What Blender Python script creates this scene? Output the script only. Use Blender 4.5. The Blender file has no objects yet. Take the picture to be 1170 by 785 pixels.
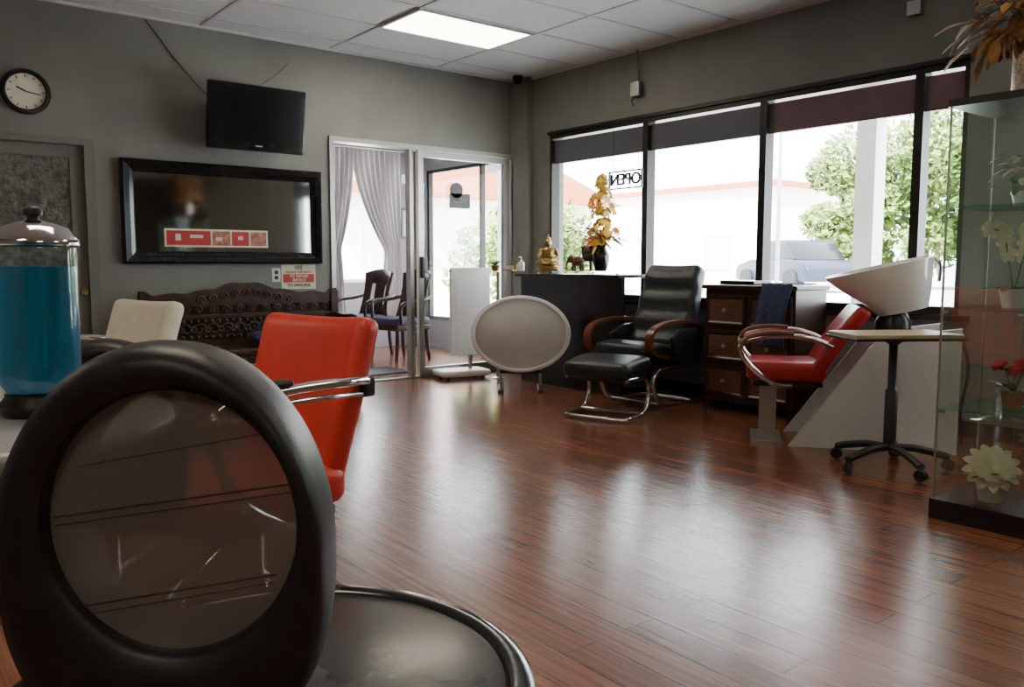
import bpy, bmesh, math, random
from mathutils import Vector, Matrix, Euler
random.seed(7)
COL = bpy.context.scene.collection
RAD = math.radians

# ------------------------------------------------------------------ materials
def mat(name, col, rough=.5, metal=0, var=.12, scale=18, bump=0, bscale=None, coat=0,
        trans=0, ior=1.45, emit=None, estr=0, spec=.5, stretch=(1, 1, 1)):
    m = bpy.data.materials.new(name); m.use_nodes = True
    nt = m.node_tree; N = nt.nodes; L = nt.links
    b = N['Principled BSDF']
    b.inputs['Roughness'].default_value = rough
    b.inputs['Metallic'].default_value = metal
    b.inputs['Coat Weight'].default_value = coat
    b.inputs['Transmission Weight'].default_value = trans
    b.inputs['IOR'].default_value = ior
    b.inputs['Specular IOR Level'].default_value = spec
    if emit:
        b.inputs['Emission Color'].default_value = (*emit, 1)
        b.inputs['Emission Strength'].default_value = estr
    tc = N.new('ShaderNodeTexCoord'); mp = N.new('ShaderNodeMapping')
    mp.inputs['Scale'].default_value = stretch
    L.new(tc.outputs['Object'], mp.inputs['Vector'])
    no = N.new('ShaderNodeTexNoise'); no.inputs['Scale'].default_value = scale
    no.inputs['Detail'].default_value = 4
    L.new(mp.outputs[0], no.inputs['Vector'])
    cr = N.new('ShaderNodeValToRGB')
    cr.color_ramp.elements[0].position = .3; cr.color_ramp.elements[1].position = .7
    cr.color_ramp.elements[0].color = (*[c*(1-var) for c in col], 1)
    cr.color_ramp.elements[1].color = (*[min(1, c*(1+var)) for c in col], 1)
    L.new(no.outputs['Fac'], cr.inputs['Fac'])
    L.new(cr.outputs['Color'], b.inputs['Base Color'])
    if bump:
        n2 = N.new('ShaderNodeTexNoise'); n2.inputs['Scale'].default_value = bscale or scale*4
        L.new(mp.outputs[0], n2.inputs['Vector'])
        bp = N.new('ShaderNodeBump'); bp.inputs['Strength'].default_value = bump
        bp.inputs['Distance'].default_value = .01
        L.new(n2.outputs['Fac'], bp.inputs['Height']); L.new(bp.outputs[0], b.inputs['Normal'])
    return m

def glassy(name, tint=(1, 1, 1), refl=.06, rough=0.0, body=None, bodyfac=0):
    m = bpy.data.materials.new(name); m.use_nodes = True
    nt = m.node_tree; N = nt.nodes; L = nt.links
    N.remove(N['Principled BSDF']); out = N['Material Output']
    t = N.new('ShaderNodeBsdfTransparent'); t.inputs[0].default_value = (*tint, 1)
    g = N.new('ShaderNodeBsdfGlossy'); g.inputs['Roughness'].default_value = rough
    g.inputs['Color'].default_value = (.9, .95, .93, 1)
    mx = N.new('ShaderNodeMixShader'); mx.inputs[0].default_value = refl
    L.new(t.outputs[0], mx.inputs[1]); L.new(g.outputs[0], mx.inputs[2])
    last = mx
    if body:
        d = N.new('ShaderNodeBsdfPrincipled'); d.inputs['Base Color'].default_value = (*body, 1)
        d.inputs['Roughness'].default_value = .35
        no = N.new('ShaderNodeTexNoise'); no.inputs['Scale'].default_value = 6
        cr = N.new('ShaderNodeValToRGB')
        cr.color_ramp.elements[0].color = (*[c*.85 for c in body], 1)
        cr.color_ramp.elements[1].color = (*[min(1, c*1.15) for c in body], 1)
        tc = N.new('ShaderNodeTexCoord'); L.new(tc.outputs['Object'], no.inputs['Vector'])
        L.new(no.outputs['Fac'], cr.inputs['Fac']); L.new(cr.outputs[0], d.inputs['Base Color'])
        m2 = N.new('ShaderNodeMixShader'); m2.inputs[0].default_value = bodyfac
        L.new(mx.outputs[0], m2.inputs[1]); L.new(d.outputs[0], m2.inputs[2]); last = m2
    L.new(last.outputs[0], out.inputs['Surface'])
    return m

def floor_mat():
    m = bpy.data.materials.new('laminate_planks'); m.use_nodes = True
    nt = m.node_tree; N = nt.nodes; L = nt.links; b = N['Principled BSDF']
    tc = N.new('ShaderNodeTexCoord')
    mp = N.new('ShaderNodeMapping'); mp.inputs['Rotation'].default_value = (0, 0, RAD(90))
    L.new(tc.outputs['Object'], mp.inputs['Vector'])
    br = N.new('ShaderNodeTexBrick'); br.offset = .37
    br.inputs['Color1'].default_value = (.300, .112, .054, 1)
    br.inputs['Color2'].default_value = (.215, .074, .036, 1)
    br.inputs['Mortar'].default_value = (.05, .018, .011, 1)
    br.inputs['Scale'].default_value = 1; br.inputs['Brick Width'].default_value = 1.2
    br.inputs['Row Height'].default_value = .125; br.inputs['Mortar Size'].default_value = .0024
    br.inputs['Bias'].default_value = 0
    L.new(mp.outputs[0], br.inputs['Vector'])
    mg = N.new('ShaderNodeMapping'); mg.inputs['Scale'].default_value = (42, 1.1, 1)
    L.new(tc.outputs['Object'], mg.inputs['Vector'])
    no = N.new('ShaderNodeTexNoise'); no.inputs['Scale'].default_value = 1.6
    no.inputs['Detail'].default_value = 6; no.inputs['Roughness'].default_value = .6
    L.new(mg.outputs[0], no.inputs['Vector'])
    cr = N.new('ShaderNodeValToRGB')
    cr.color_ramp.elements[0].position = .34; cr.color_ramp.elements[0].color = (.50, .45, .43, 1)
    cr.color_ramp.elements[1].position = .66; cr.color_ramp.elements[1].color = (1.1, 1.1, 1.1, 1)
    L.new(no.outputs['Fac'], cr.inputs['Fac'])
    mx = N.new('ShaderNodeMix'); mx.data_type = 'RGBA'; mx.blend_type = 'MULTIPLY'
    mx.inputs[0].default_value = 1
    L.new(br.outputs['Color'], mx.inputs[6]); L.new(cr.outputs[0], mx.inputs[7])
    L.new(mx.outputs[2], b.inputs['Base Color'])
    rr = N.new('ShaderNodeMapRange'); rr.inputs['To Min'].default_value = .17; rr.inputs['To Max'].default_value = .28
    L.new(no.outputs['Fac'], rr.inputs['Value']); L.new(rr.outputs[0], b.inputs['Roughness'])
    n3 = N.new('ShaderNodeTexNoise'); n3.inputs['Scale'].default_value = 3.2; n3.inputs['Detail'].default_value = 2
    L.new(tc.outputs['Object'], n3.inputs['Vector'])
    bp = N.new('ShaderNodeBump'); bp.inputs['Strength'].default_value = .16; bp.inputs['Distance'].default_value = .004
    L.new(no.outputs['Fac'], bp.inputs['Height'])
    bp2 = N.new('ShaderNodeBump'); bp2.inputs['Strength'].default_value = .10; bp2.inputs['Distance'].default_value = .02
    L.new(n3.outputs['Fac'], bp2.inputs['Height']); L.new(bp.outputs[0], bp2.inputs['Normal'])
    L.new(bp2.outputs[0], b.inputs['Normal'])
    b.inputs['Specular IOR Level'].default_value = .7
    return m

M = {}
M['floor'] = floor_mat()
M['wall'] = mat('wall_paint_grey', (.178, .178, .162), .48, var=.14, scale=1.6, bump=.08, bscale=60)
M['wall2'] = mat('wall_paint_back_room', (.30, .27, .29), .6, var=.05, scale=2)
M['ceil'] = mat('ceiling_tile', (.66, .67, .68), .9, var=.06, scale=90, bump=.25, bscale=160)
M['tbar'] = mat('ceiling_tbar', (.54, .54, .54), .5, var=.03)
M['black'] = mat('black_satin', (.014, .014, .015), .35, var=.2)
M['blackgloss'] = mat('black_gloss', (.010, .010, .012), .14, var=.2)
M['blackplas'] = mat('black_moulded_plastic', (.018, .015, .018), .42, var=.25, scale=40, bump=.06, bscale=300)
M['bronze'] = mat('bronze_window_frame', (.018, .015, .013), .4, metal=.3, var=.2)
M['alu'] = mat('brushed_aluminium', (.42, .41, .38), .35, metal=.8, var=.08, scale=60)
M['chrome'] = mat('chrome', (.75, .75, .76), .1, metal=1, var=.03)
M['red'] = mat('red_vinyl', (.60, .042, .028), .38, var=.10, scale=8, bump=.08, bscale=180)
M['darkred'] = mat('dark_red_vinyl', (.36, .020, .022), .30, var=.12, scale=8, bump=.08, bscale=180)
M['cream'] = mat('cream_vinyl', (.74, .68, .56), .42, var=.05, bump=.1, bscale=180)
M['leather'] = mat('black_leather', (.018, .024, .030), .36, var=.3, scale=30, bump=.25, bscale=120)
M['armwood'] = mat('reddish_bentwood', (.15, .045, .020), .3, var=.35, scale=10, stretch=(1, 8, 8))
M['darkwood'] = mat('dark_carved_wood', (.040, .018, .010), .38, var=.5, scale=14)
M['drawer'] = mat('chest_wood', (.036, .017, .013), .35, var=.4, scale=10, stretch=(1, 1, 8))
M['drawerface'] = mat('drawer_face', (.13, .058, .034), .4, var=.3, scale=10, stretch=(1, 1, 8))
M['espresso'] = mat('espresso_laminate', (.014, .011, .013), .3, var=.4, scale=8)
M['white'] = mat('white_plastic', (.78, .79, .81), .3, var=.03)
M['porcelain'] = mat('white_porcelain', (.76, .75, .73), .15, var=.03)
M['panelwhite'] = mat('off_white_panel', (.58, .58, .59), .4, var=.04)
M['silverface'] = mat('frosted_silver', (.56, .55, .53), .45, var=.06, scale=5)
M['mirror'] = mat('mirror_glass', (.50, .52, .52), .055, metal=1, var=.01)
M['screen'] = mat('tv_screen', (.006, .006, .008), .14, var=.1)
M['glass'] = glassy('clear_glass', (.97, .985, .98), .05)
M['caseglass'] = glassy('display_case_glass', (.93, .97, .95), .09)
M['topglass'] = glassy('counter_glass', (.60, .85, .75), .2)
M['film'] = glassy('tint_film', (.30, .30, .32), .03, body=(.15, .15, .165), bodyfac=.45)
M['smoke'] = glassy('smoked_acrylic', (.62, .57, .54), .08, .2, body=(.155, .138, .128), bodyfac=.80)
M['jarglass'] = glassy('jar_glass', (.95, .98, .99), .08)
M['blue'] = glassy('barbicide_liquid', (.04, .60, .92), .06, .02, body=(.006, .34, .56), bodyfac=.5)
M['textglass'] = mat('hammered_glass', (.12, .118, .11), .10, var=.5, scale=22, bump=1.0, bscale=30)
M['doorgrey'] = mat('door_paint', (.15, .145, .132), .45, var=.05)
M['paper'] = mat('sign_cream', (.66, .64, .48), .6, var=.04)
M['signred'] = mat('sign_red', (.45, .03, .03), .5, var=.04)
M['reflpic'] = mat('reflected_red_mottle', (.36, .14, .10), .5, var=.5, scale=24)  # mottled red for the reflection painted on the wall mirror
M['ink'] = mat('ink_black', (.01, .01, .01), .6)
M['clockface'] = mat('clock_face', (.66, .62, .50), .5, var=.05)
M['gold'] = mat('antique_gold', (.36, .24, .09), .35, metal=.85, var=.3, scale=30)
M['tray'] = mat('birch_tray', (.52, .41, .25), .45, var=.15, scale=6, stretch=(1, 14, 1))
M['marble'] = mat('dark_stone_top', (.036, .038, .038), .22, var=.8, scale=7, bump=.05, bscale=20)
M['greytop'] = mat('grey_laminate', (.34, .34, .34), .3, var=.06)
M['navy'] = mat('navy_towel', (.045, .060, .13), .9, var=.4, scale=60, bump=.6, bscale=140)
M['curtain'] = mat('curtain_fabric', (.56, .52, .52), .9, var=.06, bump=.2, bscale=90)
M['purple'] = mat('purple_upholstery', (.055, .048, .10), .7, var=.2)
M['yellow'] = mat('petal_yellow', (.80, .55, .06), .6, var=.2)
M['orange'] = mat('petal_orange', (.62, .22, .03), .6, var=.25)
M['dried'] = mat('dried_leaf', (.34, .17, .045), .7, var=.4)
M['dried2'] = mat('dried_dark', (.14, .065, .04), .7, var=.4)
M['ivory'] = mat('petal_ivory', (.76, .71, .52), .6, var=.12)
M['pink'] = mat('petal_red', (.50, .03, .05), .6, var=.2)
M['leaf'] = mat('leaf_green', (.06, .15, .03), .5, var=.4)
M['treeleaf'] = mat('tree_foliage', (.13, .20, .038), .7, var=.5, scale=2)
M['trunk'] = mat('bark', (.12, .08, .05), .9, var=.3)
M['asphalt'] = mat('sunlit_concrete', (.60, .60, .59), .9, var=.06, scale=.7)
M['grass'] = mat('lawn', (.14, .24, .06), .9, var=.3, scale=1.5)
M['stucco'] = mat('white_stucco', (.78, .77, .74), .9, var=.04)
M['fascia'] = mat('red_fascia', (.55, .025, .045), .6, var=.08)
M['greyfascia'] = mat('grey_fascia', (.20, .20, .22), .6, var=.08)
M['carpaint'] = mat('car_paint_blue', (.010, .014, .035), .35, var=.1)
M['tyre'] = mat('tyre_rubber', (.015, .015, .015), .8)
M['rooftile'] = mat('terracotta_tile', (.40, .11, .06), .7, var=.3)
M['lamp'] = mat('troffer_lens', (.9, .85, .7), .5, var=.01, emit=(1, .90, .70), estr=14)
M['silvase'] = mat('textured_silver', (.60, .50, .42), .3, metal=.8, var=.4, scale=60, bump=.6, bscale=90)
M['terra'] = mat('terracotta_pot', (.30, .12, .06), .7)
M['paneline'] = mat('dark_line', (.045, .040, .038), .5)

# ------------------------------------------------------------------ geometry helpers
def link(o, parent=None):
    COL.objects.link(o)
    if parent: o.parent = parent
    return o

def empty(name, loc=(0, 0, 0), rz=0):
    e = bpy.data.objects.new(name, None); e.empty_display_size = .1
    e.location = loc; e.rotation_euler = (0, 0, rz)
    return link(e)

def fin(name, bm, m, parent=None, loc=(0, 0, 0), rot=(0, 0, 0), smooth=False, wn=False):
    bmesh.ops.recalc_face_normals(bm, faces=bm.faces[:])
    me = bpy.data.meshes.new(name); bm.to_mesh(me); bm.free()
    if m:
        for mm in (m if isinstance(m, list) else [m]): me.materials.append(mm)
    if smooth:
        for p in me.polygons: p.use_smooth = True
        me.set_sharp_from_angle(angle=RAD(50))
    o = bpy.data.objects.new(name, me); o.location = loc; o.rotation_euler = rot
    link(o, parent)
    if wn: o.modifiers.new('wn', 'WEIGHTED_NORMAL')
    return o

def box(name, size, loc, m, parent=None, rot=(0, 0, 0), bev=0, seg=3):
    bm = bmesh.new(); bmesh.ops.create_cube(bm, size=1)
    for v in bm.verts: v.co = Vector((v.co.x*size[0], v.co.y*size[1], v.co.z*size[2]))
    if bev:
        bmesh.ops.bevel(bm, geom=bm.edges[:], offset=min(bev, min(size)*.49), segments=seg, profile=.5, affect='EDGES')
    return fin(name, bm, m, parent, loc, rot, smooth=bool(bev), wn=bool(bev))

def addbox(bm, x0, x1, y0, y1, z0, z1, mi=0):
    vs = [bm.verts.new(c) for c in ((x0, y0, z0), (x1, y0, z0), (x1, y1, z0), (x0, y1, z0),
                                    (x0, y0, z1), (x1, y0, z1), (x1, y1, z1), (x0, y1, z1))]
    for f in ((0, 3, 2, 1), (4, 5, 6, 7), (0, 1, 5, 4), (1, 2, 6, 5), (2, 3, 7, 6), (3, 0, 4, 7)):
        fc = bm.faces.new([vs[i] for i in f]); fc.material_index = mi

def boxes(name, lst, m, parent=None, loc=(0, 0, 0), rot=(0, 0, 0)):
    bm = bmesh.new()
    for b in lst: addbox(bm, *b)
    return fin(name, bm, m, parent, loc, rot)

def pad(name, size, loc, m, parent=None, rot=(0, 0, 0), r=.03, fn=None, n=14):
    bm = bmesh.new(); bmesh.ops.create_cube(bm, size=2)
    bmesh.ops.subdivide_edges(bm, edges=bm.edges[:], cuts=n, use_grid_fill=True)
    h = Vector(size)/2; r = min(r, min(h)*.98)
    for v in bm.verts:
        w = [0, 0, 0]
        for i in range(3):
            c = v.co[i]; s = 1 if c >= 0 else -1
            w[i] = s*(1-(1-abs(c))**1.6)*h[i]
        p = Vector(w)
        q = Vector([max(-(h[i]-r), min(h[i]-r, p[i])) for i in range(3)])
        dlt = p-q
        v.co = q + (dlt.normalized()*r if dlt.length > 1e-7 else Vector())
        if fn: v.co = fn(v.co)
    return fin(name, bm, m, parent, loc, rot, smooth=True)

def lathe(name, prof, m, parent=None, loc=(0, 0, 0), rot=(0, 0, 0), seg=40, sx=1, sy=1):
    bm = bmesh.new(); rings = []
    for (r, z) in prof:
        if r < 1e-6: rings.append([bm.verts.new((0, 0, z))])
        else: rings.append([bm.verts.new((r*sx*math.cos(2*math.pi*i/seg), r*sy*math.sin(2*math.pi*i/seg), z)) for i in range(seg)])
    for a, b in zip(rings, rings[1:]):
        for i in range(seg):
            j = (i+1) % seg
            if len(a) == 1 and len(b) == 1: continue
            if len(a) == 1: bm.faces.new((a[0], b[j], b[i]))
            elif len(b) == 1: bm.faces.new((a[i], a[j], b[0]))
            else: bm.faces.new((a[i], a[j], b[j], b[i]))
    o = fin(name, bm, m, parent, loc, rot, smooth=True)
    return o

def catmull(pts, n=8, closed=False):
    P = [Vector(p) for p in pts]; out = []
    k = len(P)
    rng = range(k if closed else k-1)
    for i in rng:
        if closed: p0, p1, p2, p3 = P[(i-1) % k], P[i], P[(i+1) % k], P[(i+2) % k]
        else: p0, p1, p2, p3 = P[max(i-1, 0)], P[i], P[i+1], P[min(i+2, k-1)]
        for j in range(n):
            t = j/n
            out.append(.5*((2*p1)+(-p0+p2)*t+(2*p0-5*p1+4*p2-p3)*t*t+(-p0+3*p1-3*p2+p3)*t**3))
    if not closed: out.append(P[-1])
    return out

def tube(name, pts, r, m, parent=None, loc=(0, 0, 0), rot=(0, 0, 0), smooth=6, closed=False, res=3):
    cu = bpy.data.curves.new(name, 'CURVE'); cu.dimensions = '3D'
    cu.bevel_depth = r; cu.bevel_resolution = res; cu.use_fill_caps = True
    pp = catmull(pts, smooth, closed) if smooth else [Vector(p) for p in pts]
    sp = cu.splines.new('POLY'); sp.points.add(len(pp)-1)
    for i, p in enumerate(pp): sp.points[i].co = (*p, 1)
    sp.use_cyclic_u = closed
    cu.materials.append(m)
    o = bpy.data.objects.new(name, cu); o.location = loc; o.rotation_euler = rot
    return link(o, parent)

def prism(name, poly, y0, y1, m, parent=None, loc=(0, 0, 0), rot=(0, 0, 0), bev=0):
    """polygon in local XZ, extruded along Y"""
    bm = bmesh.new()
    a = [bm.verts.new((p[0], y0, p[1])) for p in poly]; b = [bm.verts.new((p[0], y1, p[1])) for p in poly]
    bm.faces.new(a); bm.faces.new(b[::-1]); n = len(poly)
    for i in range(n): bm.faces.new((a[i], b[i], b[(i+1) % n], a[(i+1) % n]))
    if bev: bmesh.ops.bevel(bm, geom=bm.edges[:], offset=bev, segments=2, profile=.5, affect='EDGES')
    return fin(name, bm, m, parent, loc, rot, smooth=bool(bev))

def text(name, body, size, loc, rot, m, parent=None, ext=.001):
    cu = bpy.data.curves.new(name, 'FONT'); cu.body = body; cu.size = size; cu.align_x = 'CENTER'; cu.align_y = 'CENTER'
    cu.extrude = ext; cu.offset = size*.012; cu.materials.append(m)
    o = bpy.data.objects.new(name, cu); o.location = loc; o.rotation_euler = rot
    return link(o, parent)

def addell(bm, c, r, seg=16, rot=None):
    g = bmesh.ops.create_uvsphere(bm, u_segments=seg, v_segments=seg//2+2, radius=1)
    R = rot.to_matrix() if rot else Matrix.Identity(3)
    for v in g['verts']: v.co = R @ Vector((v.co.x*r[0], v.co.y*r[1], v.co.z*r[2])) + Vector(c)

def blob(name, ells, voxel, m, parent=None, loc=(0, 0, 0), rot=(0, 0, 0), chains=()):
    bm = bmesh.new()
    for e in ells: addell(bm, e[0], e[1], 16, Euler(e[2]) if len(e) > 2 else None)
    for ch in chains:
        for (p, r0), (q, r1) in zip(ch, ch[1:]):
            for k in range(7):
                t = k/6; rr = r0+(r1-r0)*t
                addell(bm, Vector(p).lerp(Vector(q), t), (rr, rr, rr), 10)
    o = fin(name, bm, m, parent, loc, rot, smooth=True)
    rm = o.modifiers.new('remesh', 'REMESH'); rm.mode = 'VOXEL'; rm.voxel_size = voxel; rm.use_smooth_shade = True
    sm = o.modifiers.new('smooth', 'SMOOTH'); sm.iterations = 3
    return o

def petal(bm, o, d, up, L, W, cup=.25, mi=0):
    d = Vector(d).normalized(); up = Vector(up); s = d.cross(up)
    if s.length < 1e-4: s = d.cross(Vector((1, 0, 0)))
    s.normalize(); u = s.cross(d).normalized(); o = Vector(o); rows = []
    for t, w in ((0, .15), (.3, .75), (.65, 1), (.9, .6), (1, .05)):
        c = o + d*L*t + u*(-cup*L*t*t)
        rows.append([bm.verts.new(c - s*W*w*.5 + u*W*.12*w), bm.verts.new(c), bm.verts.new(c + s*W*w*.5 + u*W*.12*w)])
    for a, b in zip(rows, rows[1:]):
        for i in (0, 1):
            f = bm.faces.new((a[i], a[i+1], b[i+1], b[i])); f.material_index = mi; f.smooth = True

def bloom(bm, c, n, L, W, layers=2, mi=0, axis=(0, 0, 1), open_=.5):
    ax = Vector(axis).normalized(); t1 = ax.orthogonal().normalized(); t2 = ax.cross(t1)
    for l in range(layers):
        for i in range(n):
            a = 2*math.pi*(i+.5*l)/n
            k = open_+.45*l
            d = (t1*math.cos(a)+t2*math.sin(a)) + ax*k
            petal(bm, c, d, ax, L*(1-.22*l), W, .3, mi)

# ------------------------------------------------------------------ room shell
H = 2.92; XW = 5.45; YB = 6.70; YS = -5.8; XL = -3.0
boxes('floor', [(XL, XW+.2, YS, YB+.1, -.1, 0)], M['floor'])
boxes('floor_back_room', [(2.9, 6.15, YB+.1, 9.7, -.1, 0)], M['floor'])
boxes('ceiling', [(XL, XW, YS, YB, H, H+.12)], M['ceil'])
boxes('ceiling_back_room', [(2.9, 6.15, YB+.12, 9.7, 2.75, 2.87)], M['ceil'])
bm = bmesh.new()
x = 3.36-1.09*6
while x < XW:
    if x > XL: addbox(bm, x-.012, x+.012, YS, YB, H-.006, H+.01)
    x += 1.09
y = 5.22-.6*18
while y < YB:
    if y > YS: addbox(bm, XL, XW, y-.012, y+.012, H-.005, H+.01)
    y += .6
fin('trim_ceiling_grid', bm, M['tbar'])
boxes('trim_ceiling_angle', [(XL, XW, YB-.025, YB, H-.02, H), (XW-.025, XW, YS, YB-.025, H-.02, H)], M['tbar'])

boxes('wall_back', [(XL, .50, YB, YB+.12, 0, H), (.50, 1.44, YB, YB+.12, 1.955, H), (1.44, 3.335, YB, YB+.12, 0, H),
                    (3.335, 5.40, YB, YB+.12, 2.185, H), (5.40, XW+.2, YB, YB+.12, 0, H)], M['wall'])
WIN = [(4.97, 6.21), (3.79, 4.97), (2.625, 3.79), (2.32, 2.625), (1.22, 1.75)]
Z0, Z1 = .76, 2.33
boxes('wall_right', [(XW, XW+.18, YS, 1.22, 0, H), (XW, XW+.18, 1.22, 1.75, 0, Z0), (XW, XW+.18, 1.22, 1.75, Z1, H),
                     (XW, XW+.18, 1.75, 2.32, 0, H),
                     (XW, XW+.18, 2.32, 6.21, 0, Z0), (XW, XW+.18, 2.32, 6.21, Z1, H), (XW, XW+.18, 6.21, YB, 0, H)], M['wall'])
boxes('wall_corner_column', [(5.36, XW, 6.46, YB, 0, H)], M['wall'])
boxes('wall_left', [(XL-.12, XL, YS, YB, 0, H)], M['wall'])
boxes('wall_front', [(XL, XW, YS-.12, YS, 0, H)], M['wall'])
boxes('baseboard_back', [(1.5, 3.30, YB-.012, YB, 0, .1)], M['black'])
boxes('baseboard_right', [(XW-.012, XW, YS, 6.46, 0, .1)], M['black'])
boxes('roof', [(XL-.3, 6.3, YS-.3, 9.9, H+.14, H+.3)], M['stucco'])

for i, (y0, y1) in enumerate(WIN):
    e = empty('window_%d' % (i+1), (XW+.05, (y0+y1)/2, 0)); h = (y1-y0)/2; fw = .03
    boxes('frame', [(-.05, .05, -h, -h+fw, Z0, Z1), (-.05, .05, h-fw, h, Z0, Z1), (-.05, .05, -h+fw, h-fw, Z1-.04, Z1),
                    (-.05, .05, -h+fw, h-fw, Z0, Z0+.05)], M['bronze'], e)
    boxes('pane', [(.0, .006, -h+fw, h-fw, Z0+.05, Z1-.04)], M['glass'], e)
    boxes('tint_film', [(-.012, -.008, -h+fw, h-fw, 2.06, Z1-.055)], M['film'], e)
    boxes('shade_roll', [(-.02, -.012, -h+fw, h-fw, 2.055, 2.062)], M['bronze'], e)
boxes('trim_sill', [(XW-.06, XW+.02, 2.25, 6.25, Z0-.035, Z0)], M['bronze'])
boxes('trim_window_header', [(XW-.02, XW, 2.30, 6.23, Z1, Z1+.03)], M['bronze'])

d1 = empty('door_1', (0, YB, 0))
boxes('frame', [(1.40, 1.47, -.03, .0, 0, 1.98), (.46, .50, -.03, 0, 0, 1.98), (.50, 1.40, -.03, 0, 1.93, 1.98)], M['doorgrey'], d1)
boxes('leaf', [(.51, .62, .01, .05, .0, 1.93), (1.31, 1.40, .01, .05, 0, 1.93), (.62, 1.31, .01, .05, 1.84, 1.93), (.62, 1.31, .01, .05, 0, .95)], M['doorgrey'], d1)
boxes('hammered_pane', [(.62, 1.31, .025, .035, .95, 1.84)], M['textglass'], d1)
boxes('backing', [(.45, 1.44, .10, .13, 0, 1.95)], M['doorgrey'], d1)
lathe('knob', [(0, .07), (.02, .068), (.028, .05), (.022, .03), (.01, .025), (.01, 0), (.025, 0), (.025, -.004)], M['gold'], d1, (1.355, .01, .88), (RAD(90), 0, 0))

d2 = empty('door_2', (0, YB, 0))
boxes('outer_frame', [(3.335, 3.375, -.02, .12, 0, 2.185), (5.36, 5.40, -.02, .12, 0, 2.185), (3.375, 5.36, -.02, .12, 2.145, 2.185),
                      (3.375, 5.36, .02, .10, 0, .012), (4.17, 4.21, .03, .11, .012, 2.145)], M['alu'], d2)
boxes('sliding_panel_frame', [(4.235, 4.29, -.015, .03, .012, 2.14), (5.25, 5.31, -.015, .03, .012, 2.14),
                              (4.29, 5.25, -.015, .03, 2.08, 2.14), (4.29, 5.25, -.015, .03, .012, .10)], M['alu'], d2)
boxes('glass_panel', [(4.29, 5.25, .005, .010, .10, 2.08)], M['glass'], d2)
boxes('handle', [(4.25, 4.275, -.05, -.015, .95, 1.15)], M['black'], d2)
sg = empty('door_hanging_sign', (4.70, YB-.02, 1.71))
boxes('board', [(-.12, .12, -.01, .0, -.09, .05)], M['black'], sg)
lathe('round_top', [(0, 0), (.075, 0), (.075, .01), (0, .01)], M['black'], sg, (-.04, 0, .08), (RAD(90), 0, 0))
text('lettering', 'OPEN', .055, (0, -.012, -.02), (RAD(90), 0, 0), M['doorgrey'], sg)

# ------------------------------------------------------------------ back room
boxes('wall_back_room_far', [(2.9, 4.86, 9.6, 9.72, 0, 2.75), (5.62, 6.15, 9.6, 9.72, 0, 2.75), (4.86, 5.62, 9.6, 9.72, 2.3, 2.75),
                             (4.86, 5.62, 9.6, 9.72, 0, .85)], M['wall2'])
boxes('wall_back_room_right', [(6.05, 6.15, 6.82, 7.0, 0, 2.75), (6.05, 6.15, 9.35, 9.6, 0, 2.75), (6.05, 6.15, 7.0, 9.35, 0, .35), (6.05, 6.15, 7.0, 9.35, 2.3, 2.75)], M['wall2'])
boxes('wall_back_room_left', [(2.8, 2.9, 6.82, 9.72, 0, 2.75)], M['wall2'])
boxes('wall_back_room_near', [(5.65, 6.05, 6.82, 6.9, 0, 2.75)], M['wall2'])
w6 = empty('window_6', (6.09, 8.175, 0))
boxes('frame', [(-.03, .03, -1.175, -1.13, .35, 2.3), (-.03, .03, 1.13, 1.175, .35, 2.3), (-.03, .03, -.02, .02, .35, 2.3), (-.03, .03, -1.13, 1.13, 2.26, 2.3), (-.03, .03, -1.13, 1.13, .35, .40)], M['bronze'], w6)
w7 = empty('window_7', (5.24, 9.65, 0))
boxes('frame', [(-.38, -.34, -.03, .03, .85, 2.3), (.34, .38, -.03, .03, .85, 2.3), (-.34, .34, -.03, .03, 2.26, 2.3), (-.34, .34, -.03, .03, .85, .89)], M['alu'], w7)
boxes('pane', [(-.34, .34, 0, .005, .89, 2.26)], M['glass'], w7)

def curtain(name, x0, x1, tx0, tx1, y, ztop, ztie, zbot, folds):
    bm = bmesh.new(); nu, nv = 72, 30; g = []
    for j in range(nv+1):
        z = ztop+(zbot-ztop)*j/nv
        if z > ztie: t = ((ztop-z)/(ztop-ztie))**1.8; a0 = x0+(tx0-x0)*t; a1 = x1+(tx1-x1)*t
        else:
            t = ((ztie-z)/(ztie-zbot))**.7; a0 = tx0-.05*t; a1 = tx1+.08*t
        g.append([bm.verts.new((a0+(a1-a0)*i/nu, y+.03*math.sin(i/nu*folds*2*math.pi)+.01*math.sin(i*.9+j*.3), z)) for i in range(nu+1)])
    for j in range(nv):
        for i in range(nu): bm.faces.new((g[j][i], g[j][i+1], g[j+1][i+1], g[j+1][i]))
    return fin(name, bm, M['curtain'], smooth=True)
curtain('curtain', 4.55, 5.08, 4.62, 4.86, 9.50, 2.52, 1.25, .35, 8)
curtain('curtain', 5.05, 5.74, 5.50, 5.72, 9.50, 2.52, 1.25, .35, 9)
tube('curtain_rod', [(4.45, 9.50, 2.54), (5.8, 9.50, 2.54)], .014, M['alu'], smooth=0)
pf = empty('framed_picture', (5.88, 9.585, 1.62))
boxes('frame', [(-.09, .09, -.02, .01, -.2, .2)], M['black'], pf)
boxes('print', [(-.065, .065, -.024, -.02, -.17, .17)], M['silverface'], pf)
th = box('thermostat', (.1, .03, .12), (5.85, 9.58, 2.2), M['white'], bev=.01)

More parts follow.
